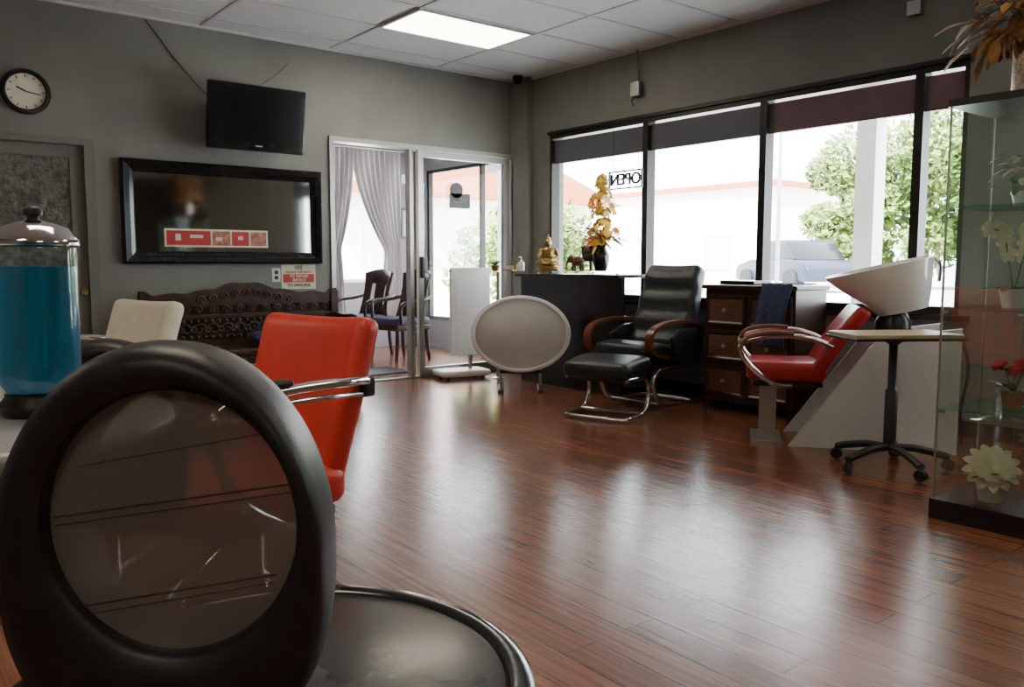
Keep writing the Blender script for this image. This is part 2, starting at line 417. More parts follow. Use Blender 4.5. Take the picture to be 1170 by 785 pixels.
def wood_chair(loc, rz):
    e = empty('wooden_waiting_chair', loc, rz)
    pad('seat', (.5, .5, .09), (0, 0, .44), M['purple'], e, r=.04)
    box('seat_rail', (.48, .5, .06), (0, 0, .375), M['darkwood'], e, bev=.01)
    for sx in (-.21, .21):
        for sy in (-.21, .21):
            tube('leg', [(sx, sy, .37), (sx*1.03, sy*1.03, .2), (sx*1.15, sy*1.08, 0)], .022, M['darkwood'], e)
    bm = bmesh.new(); g = []
    for j in range(9):
        z = .47+.50*j/8; row = []
        for i in range(17):
            u = -1+2*i/16
            wid = .25-.03*math.sin(j/8*math.pi)
            zz = z + (.05*(1-u*u) if j == 8 else 0)
            row.append(bm.verts.new((-.22-.12*j/8+.07*u*u, u*wid, zz)))
        g.append(row)
    for j in range(8):
        for i in range(16):
            if 1 < j < 6 and (3 <= i <= 4 or 11 <= i <= 12): continue
            bm.faces.new((g[j][i], g[j][i+1], g[j+1][i+1], g[j+1][i]))
    o = fin('back', bm, M['darkwood'], e, smooth=True); s = o.modifiers.new('s', 'SOLIDIFY'); s.thickness = .03
    for s_ in (-1, 1):
        tube('arm', [(-.28, .24*s_, .72), (-.1, .28*s_, .68), (.12, .28*s_, .66), (.2, .26*s_, .6), (.18, .25*s_, .42)], .02, M['darkwood'], e)
wood_chair((4.90, 8.15, 0), RAD(-172)); wood_chair((4.78, 8.78, 0), RAD(-168)); wood_chair((4.12, 9.05, 0), RAD(-120))
mt = box('door_mat', (.8, .5, .012), (4.0, 7.35, .006), M['black'], bev=.004)

# ------------------------------------------------------------------ ceiling lights
def troffer(x, y):
    e = empty('ceiling_and_fill_light', (x, y, H))
    box('lens', (1.03, .55, .01), (0, 0, -.008), M['lamp'], e)
    boxes('frame', [(-.54, -.515, -.295, .295, -.018, .0), (.515, .54, -.295, .295, -.018, 0), (-.515, .515, -.295, -.275, -.018, 0), (-.515, .515, .275, .295, -.018, 0)], M['tbar'], e)
for p in ((3.88, 5.53), (.61, 1.92), (3.88, .72), (3.88, -1.7), (.61, -2.9), (-1.57, 4.3), (-1.57, -.5)): troffer(*p)  # first is the visible fixture, the others are unseen lamps added as fill

# ------------------------------------------------------------------ wall things
c = empty('wall_clock', (1.055, YB, 2.267))
lathe('rim', [(.0, 0), (.15, 0), (.155, .02), (.145, .042), (.13, .045), (.122, .03), (.122, .02)], M['bronze'], c, rot=(RAD(90), 0, 0), seg=56)
lathe('face', [(0, .022), (.124, .022)], M['clockface'], c, rot=(RAD(90), 0, 0), seg=56)
for k in range(12):
    a = k*math.pi/6
    box('tick', (.006, .002, .018), (.105*math.sin(a), -.025, .105*math.cos(a)), M['ink'], c, rot=(0, a, 0))
for L_, a, w in ((.06, RAD(-65), .009), (.09, RAD(100), .006)):
    box('hand', (w, .003, L_), (L_/2*math.sin(a), -.028, L_/2*math.cos(a)), M['ink'], c, rot=(0, a, 0))

tv = empty('wall_mounted_television', (2.60, YB-.26, 2.215))
tvb = (RAD(9), 0, 0)
box('cabinet', (.78, .055, .50), (0, 0, 0), M['blackgloss'], tv, tvb, bev=.012)
box('screen', (.70, .006, .40), (0, -.0275, .012), M['screen'], tv, tvb)
box('logo', (.05, .004, .008), (0, -.028, -.215), M['silverface'], tv, tvb)
box('rear_housing', (.5, .05, .3), (0, .045, 0), M['black'], tv, tvb, bev=.015)
box('wall_bracket', (.2, .02, .22), (0, .25, 0), M['black'], tv)
box('bracket_arm', (.05, .20, .05), (0, .15, 0), M['black'], tv)
tube('television_cable', [(1.86, YB-.01, 2.9), (2.05, YB-.01, 2.66), (2.22, YB-.015, 2.47), (2.33, YB-.1, 2.32), (2.30, YB-.2, 2.2)], .003, M['black'])
tube('television_cable', [(2.98, YB-.01, 2.74), (2.86, YB-.01, 2.62), (2.7, YB-.02, 2.5), (2.62, YB-.08, 2.38)], .0025, M['black'])

wm = empty('wall_mirror', (2.435, YB, 1.475))
W2, H2 = .80, .39
def rect_ring(name, secs, m, parent, w2, h2):
    bm = bmesh.new(); loops = []
    for (ins, dep) in secs:
        a, b = w2-ins, h2-ins
        loops.append([bm.verts.new(p) for p in ((-a, -dep, -b), (a, -dep, -b), (a, -dep, b), (-a, -dep, b))])
    for p, q in zip(loops, loops[1:]):
        for i in range(4): bm.faces.new((p[i], p[(i+1) % 4], q[(i+1) % 4], q[i]))
    return fin(name, bm, m, parent)
rect_ring('frame', [(0, 0), (0, .05), (.015, .058), (.05, .05), (.06, .035), (.085, .028), (.095, .018)], M['blackgloss'], wm, W2, H2)
box('glass', (2*(W2-.085), .006, 2*(H2-.085)), (0, -.016, 0), M['mirror'], wm)
ps = empty('red_reflection_strip', (2.345, YB-.030, 1.285))  # flat coloured strip standing in for a red reflection in the mirror
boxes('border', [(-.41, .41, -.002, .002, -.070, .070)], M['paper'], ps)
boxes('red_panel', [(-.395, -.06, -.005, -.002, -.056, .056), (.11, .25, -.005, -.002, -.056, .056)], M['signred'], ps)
boxes('print', [(-.045, .095, -.005, -.002, -.056, .056), (.265, .395, -.005, -.002, -.056, .056)], M['reflpic'], ps)
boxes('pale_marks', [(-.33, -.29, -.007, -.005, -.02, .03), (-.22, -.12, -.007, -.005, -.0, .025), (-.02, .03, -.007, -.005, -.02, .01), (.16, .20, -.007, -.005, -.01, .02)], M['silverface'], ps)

sn = empty('refusal_of_service_sign', (3.03, YB-.001, .975))
boxes('plate', [(-.155, .155, -.006, 0, -.105, .105)], M['paper'], sn)
boxes('red_band', [(-.14, .14, -.008, -.006, -.048, .022)], M['signred'], sn)
R90 = (RAD(90), 0, 0)
text('line', 'WE', .05, (0, -.009, .075), R90, M['ink'], sn)
text('line', 'RESERVE THE RIGHT', .026, (0, -.009, .038), R90, M['signred'], sn)
text('line', 'TO REFUSE', .034, (0, -.010, .004), R90, M['paper'], sn)
text('line', 'SERVICE', .034, (0, -.010, -.030), R90, M['paper'], sn)
text('line', 'TO ANYONE', .036, (0, -.009, -.072), R90, M['ink'], sn)
ol = empty('wall_outlet', (2.83, YB, .99))
box('plate', (.075, .008, .115), (0, -.004, 0), M['panelwhite'], ol, bev=.003)
box('socket', (.03, .012, .03), (0, -.006, .022), M['black'], ol); box('socket', (.03, .012, .03), (0, -.006, -.022), M['black'], ol)

cb = empty('conduit_junction_box', (XW-.004, 5.05, 2.58))
box('box', (.05, .10, .12), (-.03, 0, 0), M['alu'], cb, bev=.005)
tube('conduit', [(-.02, 0, .06), (-.02, 0, .33)], .01, M['wall'], cb, smooth=0)
tube('cable', [(-.03, .01, -.06), (-.055, .03, -.10), (-.03, .02, -.14)], .004, M['black'], cb)
cb2 = empty('conduit_junction_box', (XW-.004, 2.66, 2.70))
box('box', (.05, .09, .09), (-.03, 0, 0), M['alu'], cb2, bev=.005)
tube('conduit', [(-.02, 0, .04), (-.02, 0, .21)], .01, M['wall'], cb2, smooth=0)
sc = empty('security_camera', (5.28, 6.5, H))
lathe('mount', [(0, 0), (.05, 0), (.05, -.03), (0, -.03)], M['black'], sc)
lathe('dome', [(.045, -.03), (.04, -.055), (.02, -.075), (0, -.08)], M['blackgloss'], sc)

os_ = empty('open_sign', (XW-.05, 5.15, 1.82))
boxes('frame', [(-.01, .01, -.20, .20, .068, .08), (-.01, .01, -.20, .20, -.08, -.068), (-.01, .01, -.20, -.19, -.068, .068), (-.01, .01, .19, .20, -.068, .068)], M['black'], os_)
text('lettering', 'OPEN', .14, (0, 0, 0), (RAD(90), 0, RAD(90)), M['black'], os_, ext=.008)
tube('hanging_cord', [(0, .15, .08), (0, .15, .50)], .002, M['black'], os_, smooth=0)
tube('hanging_cord', [(0, -.15, .08), (0, -.15, .50)], .002, M['black'], os_, smooth=0)

# ------------------------------------------------------------------ carved bench
b = empty('carved_wooden_bench', (2.50, 6.36, 0))
LB = .80
crest = []
for i in range(41):
    u = -1+2*i/40
    z = .84 + .085*math.exp(-(u/.35)**2) + .02*abs(math.sin(u*math.pi*3.5)) + (.02 if abs(u) > .93 else 0)
    crest.append((u*LB, z))
prism('crest_rail', crest+[(LB, .76), (-LB, .76)], .17, .22, M['darkwood'], b)
boxes('back_panel', [(-LB, LB, .20, .215, .44, .77)], M['darkwood'], b)
boxes('rails', [(-LB, LB, .16, .22, .43, .49), (-LB, LB, .165, .22, .66, .685), (-LB, -LB+.06, .15, .23, 0, .86), (LB-.06, LB, .15, .23, 0, .86)], M['darkwood'], b)
def scroll(cx, cz, s, flip, y=.165, r=.0075):
    pts = []
    for k in range(13):
        a = k*.62; q = s*(1-k/15)
        pts.append((cx+flip*q*math.cos(a), y, cz+q*math.sin(a)))
    tube('carved_scroll', pts, r, M['darkwood'], b, smooth=2, res=2)
for i in range(14):
    cx = -LB+.11+i*(2*LB-.22)/13
    scroll(cx, .575, .052, 1 if i % 2 else -1)
    scroll(cx, .725, .034, -1 if i % 2 else 1)
for i in range(9):
    cx = -.36+i*.09; scroll(cx, .79+.06*math.exp(-(cx/.28)**2), .035, 1 if i < 5 else -1)
bm = bmesh.new()
for i in range(27):
    cx = -LB+.08+i*(2*LB-.16)/26
    addell(bm, (cx, .165, .64), (.017, .012, .017), 10); addell(bm, (cx, .165, .515), (.017, .012, .017), 10)
for i in range(13):
    cx = -LB+.17+i*(2*LB-.34)/12
    for k in range(6):
        a = k*math.pi/3; addell(bm, (cx+.02*math.cos(a), .165, .575+.02*math.sin(a)), (.012, .008, .012), 8)
fin('carved_beads', bm, M['darkwood'], b, smooth=True)
box('seat', (2*LB+.02, .46, .045), (0, -.03, .42), M['darkwood'], b, bev=.012)
boxes('apron', [(-LB+.03, LB-.03, -.23, -.20, .28, .40)], M['darkwood'], b)
for i in range(12):
    scroll(-LB+.13+i*(2*LB-.26)/11, .34, .035, 1 if i % 2 else -1, -.235)
for s in (-1, 1):
    tube('front_leg', [(s*(LB-.05), -.21, .40), (s*(LB-.02), -.24, .25), (s*(LB-.07), -.21, .12), (s*(LB-.03), -.24, .02)], .032, M['darkwood'], b)
    tube('armrest', [(s*(LB-.03), .18, .66), (s*(LB-.03), 0, .64), (s*(LB-.03), -.17, .65), (s*(LB-.03), -.23, .61), (s*(LB-.03), -.19, .56)], .026, M['darkwood'], b)
    tube('arm_post', [(s*(LB-.03), -.15, .44), (s*(LB-.05), -.13, .54), (s*(LB-.03), -.15, .64)], .02, M['darkwood'], b)
blob('folded_jacket', [((0, 0, .05), (.17, .12, .05)), ((.07, .03, .09), (.11, .08, .04)), ((-.1, -.02, .07), (.1, .09, .05)), ((.12, -.05, .04), (.09, .1, .04))], .012, M['navy'], None, (2.62, 6.30, .445))

# ------------------------------------------------------------------ salon chairs
def salon_chair(loc, fx, fy, m, name='salon_chair'):
    e = empty(name, loc, math.atan2(fy, fx))
    def bend(v): return Vector((v.x + .55*v.y*v.y - .10*v.z*v.z, v.y*(.97+.42*v.z if v.z < 0 else .97+.08*v.z), v.z))
    pad('backrest', (.085, .49, .54), (-.225, 0, .655), m, e, (0, RAD(-16), 0), r=.035, fn=bend, n=18)
    pad('seat', (.46, .46, .12), (.05, 0, .44), m, e, r=.045)
    box('seat_pan', (.40, .40, .03), (.05, 0, .365), M['black'], e, bev=.01)
    for s in (-1, 1):
        tube('arm_frame', [(-.235, .245*s, .735), (-.12, .285*s, .75), (.10, .29*s, .75), (.27, .29*s, .73), (.31, .29*s, .66), (.25, .29*s, .50), (.10, .27*s, .39), (.0, .2*s, .37)], .015, M['chrome'], e)
        tube('arm_frame_lower', [(-.225, .245*s, .70), (-.05, .285*s, .715), (.12, .29*s, .715), (.27, .29*s, .69)], .009, M['chrome'], e)
        box('arm_pad', (.16, .045, .018), (.16, .29*s, .772), M['blackplas'], e, bev=.008)
        box('arm_bracket', (.05, .03, .06), (-.235, .245*s, .72), M['blackplas'], e, bev=.01)
    lathe('pump_column', [(.045, .02), (.045, .16), (.03, .17), (.03, .36), (.08, .36), (0, .36)], M['chrome'], e)
    lathe('round_base', [(0, 0), (.27, 0), (.275, .012), (.25, .025), (.08, .045), (.045, .06), (0, .06)], M['chrome'], e, seg=56)
    tube('footrest', [(.15, .12, .36), (.32, .13, .25), (.40, .12, .16), (.40, -.12, .16), (.32, -.13, .25), (.15, -.12, .36)], .011, M['chrome'], e)
    return e
salon_chair((.90, 2.35, 0), -.968, -.249, M['red'])
salon_chair((.79, 3.84, 0), -.968, -.249, M['cream'])

# ------------------------------------------------------------------ foreground oval mirrors
def styling_mirror(loc, rz, stand):
    e = empty('oval_styling_mirror', loc, rz)
    N_ = 112
    def outer(t):
        c_, s_ = math.cos(t), math.sin(t); ex = 2.0 if s_ > 0 else 2.7
        k = (abs(c_)**ex + abs(s_)**ex)**(-1/ex)
        return Vector((.176*k*c_, 0, .226*k*s_))
    def inner(t):
        return Vector((.019+.131*math.cos(t), 0, .038+.140*math.sin(t)))
    sec = [(0, .03, 1), (0, -.032, 1), (.06, -.042, 1), (.3, -.047, 1), (.6, -.046, 1), (.85, -.038, 1), (.975, -.016, 1), (1, .015, 1), (1, .045, .985), (.9, .062, .96), (0, .055, 1)]
    bm = bmesh.new(); L_ = []
    for (w, y, sc_) in sec:
        ring = []
        for i in range(N_):
            t = 2*math.pi*i/N_
            p = inner(t).lerp(outer(t)*sc_, w); p.y = y; ring.append(bm.verts.new(p))
        L_.append(ring)
    for k in range(len(L_)):
        a, b_ = L_[k], L_[(k+1) % len(L_)]
        for i in range(N_): bm.faces.new((a[i], a[(i+1) % N_], b_[(i+1) % N_], b_[i]))
    fin('oval_frame', bm, M['blackplas'], e, (0, 0, 0), smooth=True)
    bm = bmesh.new(); c0 = bm.verts.new((.019, -.026, .038)); r_ = []
    for i in range(64):
        t = 2*math.pi*i/64; p = inner(t); r_.append(bm.verts.new((p.x, -.026, p.z)))
    for i in range(64): bm.faces.new((c0, r_[i], r_[(i+1) % 64]))
    fin('smoked_pane', bm, M['smoke'], e)
    for z0, w_, rr in ((.058, .126, .0011), (.049, .126, .0007), (-.040, .106, .0011), (-.049, .102, .0007), (.112, .10, .0006)):
        tube('pane_dark_line', [(.019-w_, -.0265, z0-.016), (.019+w_, -.0265, z0+.020)], rr, M['paneline'], e, smooth=0)  # thin slanted dark lines across the front of the pane
    lathe('screw', [(0, .004), (.004, .003), (.005, 0)], M['chrome'], e, (.026, -.026, -.052), (RAD(90), 0, 0), seg=16)
    if stand == 'table':
        box('foot', (.20, .10, .06), (0, .01, -.248), M['blackplas'], e, bev=.015)
        lathe('clamp_knob', [(0, .03), (.012, .028), (.014, .01), (.008, 0)], M['chrome'], e, (.195, .10, -.275), seg=20)
        tube('clamp_arm', [(.09, .04, -.262), (.16, .09, -.262), (.195, .10, -.262)], .007, M['chrome'], e)
    else:
        lathe('post', [(.016, -.68), (.016, -.22)], M['chrome'], e)
        lathe('floor_base', [(0, stand), (.17, stand), (.17, stand+.012), (.03, stand+.03), (.02, stand+.05), (0, stand+.05)], M['black'], e)
    return e
YAW = -38.7
styling_mirror((.258, .921, .773), RAD(YAW), 'table')
styling_mirror((.44, 2.0, .690), RAD(YAW+12), -.690)

rt = empty('round_side_table', (.430, 1.065, 0))
lathe('top', [(0, .500), (.335, .500), (.345, .498)], M['marble'], rt, seg=96)
lathe('edge_band', [(.322, .5005), (.328, .506), (.350, .506), (.362, .498), (.362, .470), (.35, .462), (0, .462)], M['blackgloss'], rt, seg=96)
lathe('pedestal', [(.12, .462), (.04, .44), (.03, .30), (.03, .08), (.05, .05), (.24, .025), (.25, 0), (0, 0)], M['black'], rt, seg=48)

ct = empty('grey_work_table', (.090, 1.465, 0))
lathe('top', [(0, .855), (.31, .855), (.325, .850), (.33, .84), (.325, .828), (.31, .823), (0, .823)], M['greytop'], ct, seg=96)
lathe('pedestal', [(.1, .823), (.035, .80), (.035, .06), (.11, .03), (.12, 0), (0, 0)], M['greytop'], ct)

j = empty('disinfectant_jar', (.225, 1.421, .855))
lathe('black_base', [(0, 0), (.054, 0), (.058, .006), (.058, .018), (.050, .028), (.050, .032), (0, .032)], M['blackplas'], j, seg=48)
lathe('glass', [(.049, .032), (.056, .041), (.057, .056), (.057, .248), (.055, .256), (.051, .260)], M['jarglass'], j, seg=48)
lathe('blue_liquid', [(0, .034), (.048, .036), (.053, .044), (.0545, .056), (.0545, .222), (0, .222)], M['blue'], j, seg=48)
lathe('metal_lid', [(.058, .252), (.0605, .254), (.0605, .262), (.056, .266), (.048, .278), (.030, .286), (.014, .290), (.010, .292), (0, .292)], M['chrome'], j, seg=48)
lathe('knob', [(.008, .290), (.008, .295), (.013, .299), (.013, .306), (.007, .311), (0, .312)], M['blackplas'], j, seg=24)
for k, (px, py) in enumerate(((.02, .01), (-.02, .015), (.0, -.02), (-.03, -.01))):
    box('comb', (.012, .004, .17), (px, py, .13), M['black'], j, (RAD(4*k-6), RAD(5-3*k), RAD(30*k)), bev=.001)

# ------------------------------------------------------------------ recliner + ottoman
rc = empty('leather_recliner', (4.78, 4.34, 0), math.atan2(-.08, -1))
def bk(v):
    ch = .012*math.sin((v.z+.33)*2*math.pi/.17)
    return Vector((v.x + (ch if v.x > 0 else 0) + .35*v.y*v.y + .10*v.z*v.z, v.y*(1-.18*max(0, v.z)), v.z))
pad('seat_cushion', (.56, .50, .15), (.04, 0, .41), M['leather'], rc, (0, RAD(-6), 0), r=.06, fn=lambda v: Vector((v.x, v.y, v.z+.01*math.sin(v.x*20))))
pad('backrest', (.15, .54, .70), (-.32, 0, .73), M['leather'], rc, (0, RAD(-20), 0), r=.06, fn=bk, n=24)
pad('head_pillow', (.10, .42, .17), (-.385, 0, .985), M['leather'], rc, (0, RAD(-20), 0), r=.045, fn=lambda v: Vector((v.x+.3*v.y*v.y, v.y, v.z)))
box('seat_frame', (.5, .5, .05), (.0, 0, .32), M['black'], rc, bev=.015)
for s in (-1, 1):
    prism('side_panel', [(-.30, .32), (-.36, .58), (-.28, .61), (-.05, .60), (.06, .54), (.02, .40), (-.12, .32)], .27*s, .31*s, M['leather'], rc, bev=.012)
    arm = [(-.36, .56), (-.28, .63), (-.10, .655), (.10, .65), (.25, .62), (.32, .56), (.315, .47), (.25, .42), (.10, .395)]
    bm = bmesh.new(); pts = catmull([(a, 0, c_) for a, c_ in arm], 6); rows = []
    for k, p in enumerate(pts):
        q = pts[min(k+1, len(pts)-1)]-pts[max(k-1, 0)]; nrm = Vector((-q.z, 0, q.x)).normalized()*.012
        w = .030
        rows.append([bm.verts.new((p.x+nrm.x, .295*s-w, p.z+nrm.z)), bm.verts.new((p.x+nrm.x, .295*s+w, p.z+nrm.z)),
                     bm.verts.new((p.x-nrm.x, .295*s+w, p.z-nrm.z)), bm.verts.new((p.x-nrm.x, .295*s-w, p.z-nrm.z))])
    for a, b_ in zip(rows, rows[1:]):
        for i in range(4): bm.faces.new((a[i], a[(i+1) % 4], b_[(i+1) % 4], b_[i]))
    bm.faces.new(rows[0]); bm.faces.new(rows[-1])
    fin('wooden_armrest', bm, M['armwood'], rc, smooth=True)
    tube('cantilever_tube', [(-.20, .25*s, .32), (.10, .25*s, .30), (.20, .25*s, .25), (.20, .25*s, .16), (.12, .25*s, .05), (.0, .25*s, .02), (-.25, .25*s, .02), (-.31, .22*s, .02), (-.33, .12*s, .02), (-.33, 0, .02)], .017, M['chrome'], rc)
tube('cross_tube', [(.10, -.25, .04), (.10, .25, .04)], .015, M['chrome'], rc, smooth=0)

ot = empty('leather_ottoman', (4.20, 4.16, 0), math.atan2(-.30, -.95))
pad('cushion', (.42, .52, .12), (0, 0, .365), M['leather'], ot, (0, RAD(5), 0), r=.05, fn=lambda v: Vector((v.x, v.y, v.z-.25*v.x*v.x)))
box('frame_plate', (.34, .46, .025), (0, 0, .295), M['black'], ot, (0, RAD(5), 0), bev=.008)
for s in (-1, 1):
    tube('cantilever_tube', [(.16, .24*s, .29), (-.08, .24*s, .28), (-.17, .24*s, .23), (-.18, .24*s, .13), (-.12, .24*s, .04), (0, .24*s, .018), (.14, .24*s, .018), (.19, .2*s, .018), (.2, 0, .018)], .016, M['chrome'], ot)
tube('cross_tube', [(-.06, -.24, .03), (-.06, .24, .03)], .013, M['chrome'], ot, smooth=0)

# ------------------------------------------------------------------ reception desk and things on it
dk = empty('reception_desk', (0, 0, 0))
boxes('front_panel', [(4.90, 4.94, 4.70, 5.98, 0, .97)], M['espresso'], dk)
boxes('side_panels', [(4.94, 5.34, 4.70, 4.74, 0, .97), (4.94, 5.34, 5.94, 5.98, 0, .97), (4.94, 5.34, 4.74, 5.94, .70, .73)], M['espresso'], dk)
boxes('plinth', [(4.92, 5.32, 4.72, 5.96, 0, .06)], M['black'], dk)
boxes('counter_top', [(4.84, 5.36, 4.68, 6.0, .97, .995)], M['espresso'], dk)
prism('glass_top', [(4.72, 4.64), (5.36, 4.64), (5.36, 6.34), (4.55, 6.34), (4.62, 5.9)], 1.008, 1.020, M['topglass'], dk)
o = dk.children[-1]
for v in o.data.vertices: v.co = Vector((v.co.x, v.co.z, v.co.y))
for (px, py) in ((4.95, 4.8), (4.95, 5.8), (5.3, 4.8), (5.3, 5.8)):
    lathe('standoff', [(.012, .995), (.012, 1.008)], M['gold'], dk, (px, py, 0), seg=16)
lathe('glass_support_post', [(.06, 0), (.06, .01), (.018, .02), (.018, 1.008)], M['alu'], dk, (4.80, 6.20, 0), seg=24)

ZT = 1.0205
bu = empty('buddha_statue', (4.95, 5.66, ZT), math.atan2(-.78, -.62))
lathe('lotus_base', [(0, 0), (.105, 0), (.11, .012), (.09, .022), (.10, .035), (.09, .045), (0, .045)], M['gold'], bu, seg=32)
blob('figure', [((0, 0, .075), (.075, .115, .032)), ((.045, 0, .065), (.05, .075, .025)), ((-.01, 0, .145), (.042, .060, .065)), ((-.01, 0, .185), (.038, .068, .032)),
                ((0, 0, .25), (.032, .030, .040)), ((-.004, 0, .288), (.024, .024, .018)), ((-.004, 0, .31), (.009, .009, .022)), ((0, .033, .245), (.006, .005, .02)), ((0, -.033, .245), (.006, .005, .02)), ((.03, 0, .245), (.008, .006, .009))],
     .005, M['gold'], bu, (0, 0, 0), chains=[[((-.01, .065, .19), .019), ((.01, .09, .13), .016), ((.06, .02, .098), .013)], [((-.01, -.065, .19), .019), ((.01, -.09, .13), .016), ((.07, -.06, .09), .013)], [((-.005, 0, .20), .018), ((0, 0, .23), .017)]])
el = empty('elephant_figurine', (4.95, 5.27, ZT), math.atan2(.9, -.4))
blob('figure', [((0, 0, .085), (.06, .036, .040)), ((.062, 0, .105), (.032, .028, .034)), ((.045, .034, .11), (.012, .018, .028)), ((.045, -.034, .11), (.012, .018, .028))], .004, M['dried2'], el,
     chains=[[((.085, 0, .10), .013), ((.105, 0, .06), .010), ((.11, 0, .03), .007), ((.125, 0, .025), .006)], [((.035, .022, .07), .014), ((.035, .022, .012), .013)], [((.035, -.022, .07), .014), ((.035, -.022, .012), .013)],
             [((-.038, .022, .07), .015), ((-.038, .022, .012), .013)], [((-.038, -.022, .07), .015), ((-.038, -.022, .012), .013)]])
vs = empty('flower_vase', (5.02, 5.06, ZT))
lathe('vase', [(0, 0), (.045, 0), (.05, .01), (.072, .09), (.07, .14), (.045, .19), (.04, .205), (.052, .22), (.044, .22), (.035, .205), (0, .19)], M['blackgloss'], vs)
bm = bmesh.new()
for k in range(75):
    a = random.uniform(0, 6.28); z = .24+.55*random.random()**1.4
    s = random.uniform(.02, .18)*(1.1-.85*(z-.24)/.55)
    c_ = Vector((s*math.cos(a), s*math.sin(a)*1.15, z))
    bloom(bm, c_, 5, random.uniform(.035, .055), .034, 1, random.choice([0, 0, 0, 1, 3]), (math.cos(a), math.sin(a), .6), .3)
for k in range(64):
    a = random.uniform(0, 6.28); petal(bm, (0, 0, .2+random.uniform(0, .12)), (math.cos(a), math.sin(a), random.uniform(.05, 1.3)), (0, 0, 1), random.uniform(.14, .32), .030, .5, random.choice([2, 2, 0, 4, 4]))
fin('flowers', bm, [M['yellow'], M['orange'], M['leaf'], M['ivory'], M['pink']], vs, smooth=False)
for k in range(5):
    a = k*1.3; tube('stem', [(0, 0, .15), (.02*math.cos(a), .02*math.sin(a), .4), (.05*math.cos(a), .05*math.sin(a), .72-.06*k)], .003, M['leaf'], vs)
pb = empty('pump_bottle', (4.86, 5.93, ZT))
lathe('bottle', [(0, 0), (.028, 0), (.03, .005), (.03, .075), (.012, .09), (.012, .10), (0, .10)], M['white'], pb, seg=24)
tube('pump', [(0, 0, .10), (0, 0, .125), (-.03, 0, .125)], .005, M['white'], pb, smooth=0)
sp = empty('small_potted_plant', (4.76, 6.19, ZT))
lathe('pot', [(0, 0), (.03, 0), (.042, .05), (.036, .05), (0, .042)], M['terra'], sp, seg=24)
bm = bmesh.new()
for k in range(26):
    a = random.uniform(0, 6.28); petal(bm, (0, 0, .045), (math.cos(a), math.sin(a), random.uniform(.3, 2)), (0, 0, 1), random.uniform(.05, .10), .018, .4, 0)
fin('leaves', bm, [M['leaf']], sp)
chd = empty('card_holder', (4.78, 6.00, ZT))
boxes('tray', [(-.035, .035, -.07, .07, 0, .012), (.02, .035, -.07, .07, .012, .06)], M['gold'], chd)
boxes('cards', [(.0, .015, -.055, .055, .012, .05)], M['paper'], chd)
mo = empty('payment_terminal_screen', (5.22, 5.40, ZT))
box('screen', (.02, .20, .15), (0, 0, .16), M['blackgloss'], mo, (0, RAD(-10), 0), bev=.006)
box('stand', (.02, .03, .10), (.015, 0, .05), M['black'], mo); box('foot', (.12, .14, .012), (0, 0, .006), M['black'], mo, bev=.004)

# ------------------------------------------------------------------ oval board on stand
ob = empty('oval_styling_mirror', (4.47, 5.46, 0), RAD(YAW))
def oval_lathe(name, prof, m, z, yoff=0):
    return lathe(name, prof, m, ob, (0, yoff, z), (RAD(90), 0, 0), seg=80, sx=1, sy=.77)
oval_lathe('face', [(0, .028), (.385, .028), (.39, .024)], M['silverface'], .49)
oval_lathe('rim', [(.385, .02), (.388, .036), (.41, .038), (.425, .028), (.425, 0), (.40, -.012), (0, -.012)], M['white'], .49)
oval_lathe('black_back', [(0, -.012), (.41, -.012), (.41, -.06), (.36, -.09), (0, -.09)], M['blackplas'], .485)
for s in (-1, 1):
    tube('leg', [(.17*s, .06, .30), (.17*s, .06, .03)], .014, M['alu'], ob, smooth=0)
    box('foot', (.05, .40, .03), (.17*s, .06, .015), M['black'], ob, bev=.01)
box('cross_bar', (.36, .03, .03), (0, .06, .16), M['black'], ob, bev=.006)

wp = empty('rolling_partition_panel', (4.66, 6.46, 0), RAD(-12))
box('panel', (.42, .045, .84), (0, 0, .63), M['white'], wp, bev=.02)
box('inset', (.34, .05, .74), (0, 0, .63), M['white'], wp, bev=.01)
lathe('post', [(.02, .05), (.02, .25)], M['alu'], wp, seg=20)
pad('base', (.50, .30, .06), (-.10, -.02, .055), M['white'], wp, r=.028)
for sx in (-.28, .08):
    for sy in (-.12, .07): lathe('caster', [(0, -.012), (.022, -.012), (.022, .012), (0, .012)], M['black'], wp, (sx, sy, .022), (0, RAD(90), 0), seg=16)

# ------------------------------------------------------------------ chest of drawers
ch = empty('chest_of_drawers', (5.03, 3.585, 0))
boxes('carcass', [(.012, .39, -.38, .38, .07, .90)], M['drawer'], ch)
box('top', (.42, .80, .03), (.195, 0, .915), M['drawer'], ch, bev=.008)
for sy in (-.36, .36):
    for sx in (.04, .36): box('foot', (.05, .05, .07), (sx, sy*.98, .035), M['drawer'], ch, bev=.006)
for r_ in range(3):
    for c_ in (-1, 1):
        zc = .225+.26*r_
        box('drawer', (.022, .345, .225), (.005, .185*c_, zc), M['drawerface'], ch, bev=.006)
        rr_ = rect_ring('drawer_moulding', [(0, 0), (0, .012), (.018, .012), (.03, .002)], M['drawer'], ch, .172, .112)
        rr_.location = (-.004, .185*c_, zc); rr_.rotation_euler = (0, 0, RAD(-90))
        lathe('knob', [(0, .03), (.014, .026), (.016, .016), (.007, .008), (.007, 0)], M['alu'], ch, (-.008, .185*c_, zc), (0, RAD(-90), 0), seg=20)
bm = bmesh.new(); g = []
pth = [(.30, .934), (.15, .936), (.0, .938), (-.030, .925), (-.042, .85), (-.046, .7), (-.048, .52)]
pts = catmull([(a, 0, c_) for a, c_ in pth], 5)
for k, p in enumerate(pts):
    g.append([bm.verts.new((p.x-.014*max(0, .94-p.z)*3*(1+math.sin(i*.9)), -.36+.24*i/20+.02*math.sin(k*.3), p.z+(.004 if p.z > .93 else 0)*math.sin(i))) for i in range(21)])
